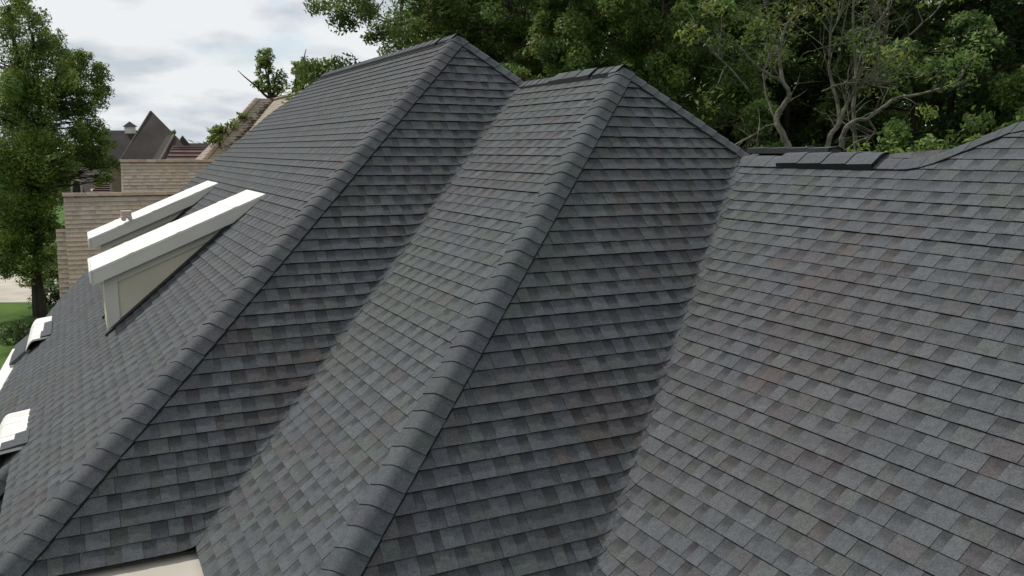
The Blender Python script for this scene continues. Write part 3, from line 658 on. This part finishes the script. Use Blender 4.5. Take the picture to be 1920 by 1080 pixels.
# ------------------------------------------------------------------ trees and plants
GREENS = {'mid': [(.10, .17, .038), (.125, .205, .05), (.08, .14, .035), (.16, .235, .056)],
          'bright': [(.10, .165, .04), (.13, .205, .05), (.08, .135, .032), (.15, .215, .05)],
          'dark': [(.07, .125, .038), (.088, .15, .045), (.105, .175, .05), (.058, .105, .034)],
          'light': [(.16, .25, .06), (.20, .29, .075), (.13, .21, .05)],
          'lawn': [(.10, .165, .03), (.13, .20, .036), (.08, .135, .03), (.16, .23, .045)],
          'yellow': [(.12, .17, .034), (.15, .195, .042), (.095, .14, .032)]}
def leaves(rng, centres, radii, counts, size, pal, flat_=.75):
    P, C = [], []
    for c, r, n in zip(centres, radii, counts):
        v = rng.normal(size=(n, 3)); v /= np.linalg.norm(v, axis=1)[:, None] + 1e-9
        rr = r * rng.random(n) ** .42
        p = np.array(c) + v * rr[:, None] * np.array([1, 1, flat_])
        nor = rng.normal(size=(n, 3)) * .75 + v * .35 + np.array([0, 0, .7]); nor /= np.linalg.norm(nor, axis=1)[:, None]
        t = np.cross(nor, rng.normal(size=(n, 3))); t /= np.linalg.norm(t, axis=1)[:, None] + 1e-9
        b = np.cross(nor, t); L_ = (size * rng.uniform(.6, 1.3, n))[:, None]
        q = np.stack([p - t * L_, p - b * L_ * .42 + nor * L_ * .12, p + t * L_, p + b * L_ * .42 + nor * L_ * .12], 1)
        base = np.array(pal[rng.integers(len(pal))]) * rng.uniform(.85, 1.15)
        col = base[None, :] * rng.uniform(.7, 1.35, (n, 1)) * np.stack([rng.uniform(.85, 1.25, n), np.ones(n), rng.uniform(.8, 1.2, n)], 1)
        P.append(q); C.append(np.repeat(col[:, None, :], 4, 1))
    return np.concatenate(P).reshape(-1, 3), np.concatenate(C).reshape(-1, 3)
def leaf_obj(name, P, C, parent, mat='leaf'):
    n = len(P) // 4; me = bpy.data.meshes.new(name)
    me.vertices.add(len(P)); me.vertices.foreach_set('co', P.astype(np.float32).ravel())
    me.loops.add(n * 4); me.loops.foreach_set('vertex_index', np.arange(n * 4, dtype=np.int32))
    me.polygons.add(n); me.polygons.foreach_set('loop_start', np.arange(0, n * 4, 4, dtype=np.int32)); me.polygons.foreach_set('loop_total', np.full(n, 4, np.int32))
    ca = me.color_attributes.new('tint', 'FLOAT_COLOR', 'POINT'); ca.data.foreach_set('color', np.concatenate([C, np.ones((len(C), 1))], 1).astype(np.float32).ravel())
    me.materials.append(M[mat]); me.update(); me.validate()
    o = bpy.data.objects.new(name, me); scene.collection.objects.link(o); o.parent = parent; return o
def curve(a, b, rnd, wob, n=6):
    a, b = Vector(a), Vector(b); L_ = (b - a).length; o1 = Vector([rnd.gauss(0, wob * L_) for _ in range(3)])
    return [a.lerp(b, i / n) + o1 * math.sin(math.pi * i / n) + Vector([rnd.gauss(0, wob * .18 * L_) for _ in range(3)]) * (0 < i < n) for i in range(n + 1)]
def tree(name, label, loc, clumps, trunks, pal, seed, leaf=.13, dens=900, bark='bark', group=None, r0=.3, twig=True, cat='tree'):
    """clumps: (x,y,z,r) local to loc; trunks: lists of local points; limbs run from the nearest trunk to every clump"""
    rnd = random.Random(seed); rng = np.random.default_rng(seed)
    t = thing(name, label, cat, loc, group)
    mb = MB(); allp = []
    for tr in trunks:
        pts = [Vector(p) for p in tr]; n = len(pts)
        rr = r0 / math.sqrt(len(trunks)) if len(trunks) > 1 else r0
        mb.tube(pts, [rr * (1.25 if i == 0 else 1) * (1 - .8 * i / (n - 1)) for i in range(n)], 9)
        for i in range(n - 1):
            for f in (0, .33, .66): allp.append((pts[i].lerp(pts[i + 1], f), rr * (1 - .8 * (i + f) / (n - 1))))
    mb.build('trunk', M[bark], t).location = (0, 0, 0)
    lb = MB(); zmin = min(p[2] for p in clumps) - 1
    cs, rs, ns = [], [], []
    for c in clumps:
        v = Vector(c[:3]); best = min(allp, key=lambda q: (q[0] - v).length + (1e3 if q[0].z > v.z - .2 and q[0].z > zmin + .5 else 0))
        pts = curve(best[0], v, rnd, .07); lb.tube(pts, [max(.01, min(.09, best[1] * .38) * (1 - .85 * i / 6)) for i in range(7)], 5)
        for k in range(5):
            d = Vector([rnd.gauss(0, 1) for _ in range(3)]).normalized() * c[3] * rnd.uniform(.6, 1.0); s0 = pts[rnd.choice((3, 4, 5))]
            if twig: lb.tube(curve(s0, v + d, rnd, .06, 4), [.028, .02, .014, .01, .006], 4)
            cs.append(v + d * .75); rs.append(c[3] * rnd.uniform(.38, .6)); ns.append(int(dens * .17 * c[3] ** 2 * rnd.uniform(.6, 1.3)) + 6)
    lb.build('limbs', M[bark], t).location = (0, 0, 0)
    P, C = leaves(rng, [tuple(c) for c in cs], rs, ns, leaf, GREENS[pal], .95 if pal == 'lawn' else .78)
    leaf_obj('crown', P, C, t); return t
def copy_tree(src, loc, rz, sc, label, group=None):
    r = src.copy(); scene.collection.objects.link(r); r.location = loc; r.rotation_euler = (0, 0, rz); r.scale = sc if isinstance(sc, tuple) else (sc, sc, sc); r['label'] = label
    if group: r['group'] = group
    for ch in list(src.children):
        c_ = ch.copy(); scene.collection.objects.link(c_); c_.parent = r
    return r

# the big tree on the lawn at the left
TL = Vector((*G(76, 592), 0)); dT = TL.y
def TP(px, py, dd=0.0): p = at_y(px, py, dT + dd); return p - TL
rnd = random.Random(3)
cl = []
for px, py, r in [(20, 20, 1.0), (60, 45, 1.1), (95, 75, .9), (5, 60, 1.2), (40, 100, 1.3), (85, 120, 1.2), (125, 105, .8), (160, 110, .9), (178, 140, .9), (135, 160, 1.2),
                  (10, 150, 1.4), (60, 170, 1.4), (110, 200, 1.3), (165, 190, 1.1), (190, 175, .7), (185, 235, .9), (150, 245, 1.1), (100, 260, 1.2), (50, 240, 1.4), (5, 230, 1.5), (190, 275, .9), (205, 310, .8), (165, 295, 1.1),
                  (130, 300, .9), (80, 320, 1.2), (30, 310, 1.4), (-20, 330, 1.6), (195, 330, .7), (90, 370, 1.1), (45, 390, 1.3), (5, 400, 1.4), (95, 420, .9), (70, 450, 1.1), (25, 460, 1.2), (-10, 480, 1.2), (95, 480, .8), (55, 505, .9), (10, 500, .9),
                  (40, 140, 1.5), (130, 140, 1.1), (150, 215, 1.2), (70, 225, 1.5), (120, 330, 1.0), (160, 265, 1.1), (30, 270, 1.6), (60, 345, 1.5), (100, 165, 1.3), (20, 430, 1.4), (60, 410, 1.4), (-60, 100, 1.7), (-70, 200, 1.8), (-60, 300, 1.8), (-60, 420, 1.6), (-40, 30, 1.4), (30, -30, 1.2), (-20, -60, 1.3), (20, 200, 1.3), (70, 280, 1.2), (20, 350, 1.3)]:
    for k in range(3): cl.append((*TP(px + rnd.uniform(-9, 9), py + rnd.uniform(-9, 9), rnd.uniform(-3.2, 3.2) * (.4 if px > 150 else 1)), r * rnd.uniform(.6, .95)))
tr1 = [(0, 0, 0)] + [tuple(TP(*q)) for q in ((68, 520), (72, 440), (74, 350), (76, 250, .3), (72, 160, .3), (60, 60, .4))]
tr2 = [tuple(TP(72, 430))] + [tuple(TP(*q)) for q in ((60, 380, .3), (42, 300, .5), (36, 200, .6), (30, 100, .6), (15, 10, .5))]
tree('deciduous_tree', 'big green leafy tree with two dark stems on the lawn at the left edge', tuple(TL), cl, [tr1, tr2], 'lawn', 101, leaf=.085, dens=760, r0=.42)

# woodland behind the right-hand ridges
def backdrop(seed, pal, h, w, leaf, dens, bark='bark', low=.25):
    rnd = random.Random(seed); cl = []
    for k in range(56):
        z = h * rnd.uniform(low, .98); fr = (z / h - low) / (1 - low); rad = w * (math.sin(math.pi * min(1, .18 + .8 * fr)) ** .7) * math.sqrt(rnd.random()) * 1.0
        a = rnd.random() * 6.283; cl.append((math.cos(a) * rad, math.sin(a) * rad, z, rnd.uniform(.7, 1.25)))
    tp = [(0, 0, 0)]
    for k in range(1, 7): tp.append((tp[-1][0] + rnd.gauss(0, .18), tp[-1][1] + rnd.gauss(0, .18), h * .92 * k / 6))
    return cl, [tp], seed
WG = 'trees of the wood behind the right-hand ridges'
def wood(px, d): r = _n((RW @ _ray(px, 285)) * np.array([1, 1, 0])) * d; return (r[0], r[1], 0)
c_, t_, s_ = backdrop(201, 'bright', 17, 4.0, .12, 700)
A_ = tree('broadleaf_tree', 'bright green airy tree with sky showing through behind the tallest roof peak', wood(755, 33), c_, t_, 'bright', 201, leaf=.085, dens=1000, r0=.22, group=WG)
c_, t_, s_ = backdrop(202, 'dark', 19, 4.2, .12, 800)
B_ = tree('broadleaf_tree', 'dark dense tree directly right of the tallest roof peak', wood(960, 35), c_, t_, 'mid', 202, leaf=.095, dens=1550, r0=.2, group=WG)
c_, t_, s_ = backdrop(203, 'dark', 18, 3.8, .12, 800, low=.15)
C_ = tree('broadleaf_tree', 'very dark tree behind the left part of the low ridge', wood(1345, 36), c_, t_, 'dark', 203, leaf=.10, dens=1500, r0=.18, group=WG)
specs = [(A_, 885, 38, .5, 1.1, 'airy green tree standing just behind the tallest peak'),
         (B_, 1060, 31, 2.0, .95, 'mid green tree above the second ridge between the two peaks'),
         (A_, 1165, 36, 1.2, 1.05, 'lighter green tree straight above the second roof peak'),
         (B_, 1255, 29, 3.3, .85, 'yellowish green leafy tree just right of the second peak'),
         (C_, 1130, 44, 4.0, 1.25, 'tall dark tree in the second row above the second peak'),
         (A_, 1400, 41, 2.4, 1.2, 'tall green tree behind the twisted bare tree'),
         (C_, 1500, 38, 5.1, 1.15, 'dark tree filling the gap between the two bare trees'),
         (B_, 1605, 42, .9, 1.2, 'tall tree behind the pale leaning bare limbs'),
         (C_, 1700, 34, 2.9, 1.0, 'dark tree right of the pale leaning limbs'),
         (B_, 1800, 37, 4.4, 1.1, 'tall dark green tree left of the right-hand corner'),
         (C_, 1905, 33, 1.6, 1.0, 'dark tree in the upper right corner of the view'),
         (A_, 1990, 40, .2, 1.1, 'green tree at the far right edge'),
         (C_, 960, 47, .7, 1.3, 'dark tree of the second row right of the tallest peak'),
         (C_, 1290, 46, 2.2, 1.3, 'dark tree of the second row right of the second peak'),
         (B_, 2060, 34, 5, 1.0, 'tree beyond the right edge of the view')]
for s, px, d, rz, sc, lb_ in specs: copy_tree(s, wood(px, d), rz, sc, lb_, WG)
# understorey just behind the low ridge
def bush(name, label, loc, w, h, pal, seed, dens=800, leaf=.1, n=16, cat='bush', group=None):
    rnd = random.Random(seed)
    cl = [(rnd.uniform(-w, w), rnd.uniform(-w, w) * .7, h * rnd.uniform(.25, .95), rnd.uniform(.45, .9) * min(1, w)) for _ in range(n)]
    return tree(name, label, loc, cl, [[(0, 0, 0), (.1, 0, h * .3), (.15, .1, h * .6)]], pal, seed, leaf=leaf, dens=dens, r0=.09, group=group, cat=cat)
UG = 'understorey shrubs at the foot of the wood'
u1 = bush('tall_shrub', 'dark understorey shrub behind the right end of the low ridge', wood(1700, 24), 2.6, 9.2, 'mid', 301, n=34, group=UG)
for px, d, rz, sc, lb_ in [(1560, 27, 1, (1, 1, .92), 'green understorey shrub behind the right half of the low ridge'), (1820, 25, 2.4, (1.1, 1.1, 1.08), 'dark green shrub left of the last roof peak at the right'),
                           (1430, 30, 4, (1.1, 1.1, .95), 'shaded shrub behind the left end of the low ridge'), (1290, 30, 5.2, (1.1, 1.1, 1.0), 'shaded shrub behind the hip right of the second peak'), (1930, 26, .3, (1, 1, 1.15), 'shrub behind the peak at the right edge')]:
    copy_tree(u1, wood(px, d), rz, sc, lb_, UG)

# bare and half-bare twisted trees in front of the wood
def bare(name, label, base_px, d, limbs, seed, col='pale_bark', twigs=30, tuft=None):
    bp = wood(base_px, d); t = thing(name, label, 'tree', bp); rnd = random.Random(seed); mb = MB(); tw = MB(); B0 = Vector(bp); ends = []
    yb = bp[1]
    def L_(px, py, dd): return at_d(px, py, d + dd) - B0
    for pts, ra, rb in limbs:
        ps = [L_(*p) for p in pts]; fine = []
        for i in range(len(ps) - 1):
            for q in range(4): 
                f = q / 4; p0 = ps[max(i - 1, 0)]; p1, p2 = ps[i], ps[i + 1]; p3 = ps[min(i + 2, len(ps) - 1)]
                fine.append(.5 * ((2 * p1) + (p2 - p0) * f + (2 * p0 - 5 * p1 + 4 * p2 - p3) * f * f + (3 * p1 - p0 - 3 * p2 + p3) * f ** 3) + Vector([rnd.gauss(0, .008) for _ in range(3)]) * (i + q > 0))
        fine.append(ps[-1]); n = len(fine)
        mb.tube(fine, [.68 * (ra + (rb - ra) * (i / (n - 1)) ** .8) for i in range(n)], 7)
        for k in range(int(twigs * (.4 if ra > .15 else 1))):
            i = rnd.randrange(n // 3, n - 1); o = fine[i]; dirn = (fine[i + 1] - fine[i]).normalized() * .8 + Vector([rnd.gauss(0, .6) for _ in range(3)]) + Vector((0, 0, .3))
            e = o + dirn.normalized() * rnd.uniform(.5, 1.7); c = curve(o, e, rnd, .04, 5); tw.tube(c, [.018, .014, .011, .009, .006, .003], 4)
            for q in range(2):
                j = rnd.randrange(1, 5); e2 = c[j] + (dirn.normalized() + Vector([rnd.gauss(0, .6) for _ in range(3)])).normalized() * rnd.uniform(.25, .8); tw.tube(curve(c[j], e2, rnd, .05, 3), [.009, .007, .005, .003], 3)
            ends.append(e)
    mb.build('trunk', M[col], t).location = (0, 0, 0); tw.build('twigs', M[col], t).location = (0, 0, 0)
    if tuft:
        rng = np.random.default_rng(seed); ch = [ends[rnd.randrange(len(ends))] for _ in range(tuft[0])]
        P, C = leaves(rng, [tuple(c) for c in ch], [rnd.uniform(.3, .6) for _ in ch], [tuft[1]] * len(ch), .075, GREENS[tuft[2]]); leaf_obj('foliage', P, C, t)
    return t
bare('twisted_bare_tree', 'twisted bare tree with pale grey limbs behind the left half of the low ridge', 1480, 22, [
    ([(1478, 700, 0), (1482, 420, 0), (1480, 290, 0), (1470, 258, 0), (1455, 225, .1), (1470, 195, .2), (1480, 178, .2), (1468, 155, .1), (1440, 140, 0), (1415, 120, -.2), (1390, 92, -.3), (1352, 55, -.4)], .17, .025),
    ([(1468, 155, .1), (1463, 120, .2), (1462, 85, .2), (1475, 50, .3), (1500, 15, .4), (1520, -20, .5)], .075, .02),
    ([(1462, 85, .2), (1445, 60, .1), (1440, 20, 0), (1436, -20, 0)], .05, .015),
    ([(1455, 225, .1), (1440, 190, .3), (1432, 140, .5), (1445, 90, .7), (1440, 40, .8)], .05, .012),
    ([(1402, 167, -.5), (1370, 130, -.6), (1340, 100, -.6), (1322, 80, -.6)], .04, .012),
    ([(1455, 232, .1), (1430, 240, .4), (1405, 262, .6)], .04, .012)], 401, twigs=9, tuft=(26, 60, 'yellow'))
bare('leaning_bare_tree', 'pale bare tree with long straight limbs fanning up right behind the front ridge vent', 1560, 22, [
    ([(1530, 700, 0), (1540, 420, 0), (1552, 272, 0), (1572, 235, 0), (1585, 200, .1), (1600, 175, .2), (1640, 130, .3), (1690, 80, .4), (1740, 35, .5)], .13, .02),
    ([(1575, 230, 0), (1570, 190, .2), (1556, 140, .3), (1556, 80, .3), (1560, 20, .4), (1556, -20, .4)], .08, .02),
    ([(1600, 175, .2), (1610, 120, .3), (1630, 70, .4), (1660, 20, .5), (1680, -20, .6)], .05, .015),
    ([(1540, 172, -.3), (1570, 160, -.3), (1610, 155, -.2), (1645, 150, -.2)], .03, .012),
    ([(1560, 60, .3), (1575, 30, .4), (1600, -10, .5)], .035, .012),
    ([(1640, 130, .3), (1650, 80, .6), (1640, 20, .8)], .035, .012)], 402, twigs=16, tuft=(12, 50, 'yellow'))
bare('crooked_bare_tree', 'crooked grey tree leaning right behind the vent end of the low ridge', 1620, 24, [
    ([(1570, 700, 0), (1574, 420, 0), (1578, 275, 0), (1585, 245, 0), (1600, 228, 0), (1625, 222, .1), (1650, 205, .2), (1680, 185, .3), (1730, 175, .4), (1790, 155, .5), (1815, 120, .6), (1835, 90, .7)], .13, .03),
    ([(1625, 222, .1), (1640, 250, .3), (1600, 268, .4)], .06, .03),
    ([(1612, 700, .5), (1606, 400, .5), (1604, 275, .5), (1600, 200, .5), (1605, 130, .6), (1600, 60, .6), (1602, -10, .7)], .12, .04)], 403, twigs=10, tuft=(10, 60, 'mid'))
# thin tree tops above the neighbour ridge
NYd = 44
def small_tree(px, py, ends, seed, label, d=NYd, pal='light', dens=520):
    """thin limbs fanning from (px,py) to the listed ends (px,py,leafy)"""
    base = wood(px, d); B0 = Vector(base); rnd = random.Random(seed); cl = []; o = at_d(px, py, d) - B0
    tr = [[(0, 0, 0), (.1, 0, o.z * .5), tuple(o)]]
    for ex, ey, lf in ends:
        e = at_d(ex, ey, d + rnd.uniform(-.8, .8)) - B0; c = curve(o, e, rnd, .05, 5); tr.append([tuple(p) for p in c])
        if lf:
            for k in range(lf): cl.append((*(c[rnd.choice((2, 3, 4, 5))] + Vector([rnd.gauss(0, .22) for _ in range(3)])), rnd.uniform(.22, .42)))
    return tree('sparse_tree', label, base, cl, tr, pal, seed, leaf=.085, dens=dens, r0=.2)
small_tree(510, 188, [(446, 132, 1), (478, 120, 5), (492, 106, 6), (507, 104, 7), (520, 130, 6), (530, 158, 4), (490, 150, 4)], 501, 'small sparse tree with bright leaves above the end of the beige ridge')
small_tree(548, 178, [(574, 92, 1), (556, 124, 4), (570, 112, 6), (579, 126, 5), (592, 146, 0), (588, 160, 1)], 502, 'smaller thin tree top between the beige ridge end and the dark roof')
small_tree(418, 262, [(400, 236, 3), (414, 230, 3), (424, 240, 3), (408, 252, 3)], 503, 'low leafy tree top peeping over the left slope of the beige roof', 37.4, 'yellow', 700)
small_tree(452, 232, [(444, 224, 2), (454, 214, 2), (466, 200, 0)], 504, 'little leafy tree top just left of the beige roof hip', 37.8, 'yellow', 700)
# planting beside the drive
for k, (px, py, w, h, pal, lb_) in enumerate([(95, 535, 1.0, 1.0, 'yellow', 'low yellow green bush beside the drive left of the beige house'), (92, 572, 1.0, .9, 'dark', 'dark reddish shrub at the foot of the big tree'),
                                  (108, 520, .8, 1.1, 'bright', 'bright green bush against the beige house corner')]):
    bush('garden_bush', lb_, (*G(px, py), 0), w, h, pal, 601 + k, dens=900, n=9, leaf=.08)
hd = bush('round_shrub', 'clipped dark shrub below the farther eave bay', (*G(52, 640), 0), .8, 1.0, 'dark', 611, dens=900, n=8, leaf=.07)
# far treeline
rng = np.random.default_rng(9); rnd = random.Random(9); cs, rs, ns = [], [], []
for k in range(620):
    az = rnd.uniform(-1.15, .95); d = rnd.uniform(150, 260); v = RW @ np.array([math.sin(az), math.cos(az), 0]); hh = rnd.uniform(5, 9.5)
    cs.append((v[0] * d, v[1] * d, hh * rnd.uniform(.2, .95))); rs.append(rnd.uniform(3, 5.5)); ns.append(70)
P, C = leaves(rng, cs, rs, ns, .9, GREENS['dark']); fo = leaf_obj('far_treeline', P, C, None); tag(fo, 'far off belt of dark green trees along the horizon', 'woodland', kind='stuff')
# deep wood behind the first rows
cs, rs, ns = [], [], []
for k in range(520):
    px = rnd.uniform(820, 2250); d = rnd.uniform(50, 66); v = np.array(wood(px, d)); cs.append((v[0], v[1], rnd.uniform(1, 15 if px > 1650 else 19))); rs.append(rnd.uniform(1.6, 2.8)); ns.append(230)
P, C = leaves(rng, cs, rs, ns, .27, GREENS['mid']); fo = leaf_obj('deep_woodland', P, C, None); tag(fo, 'dense dark mass of woodland filling in behind the trees at the right', 'woodland', kind='stuff')
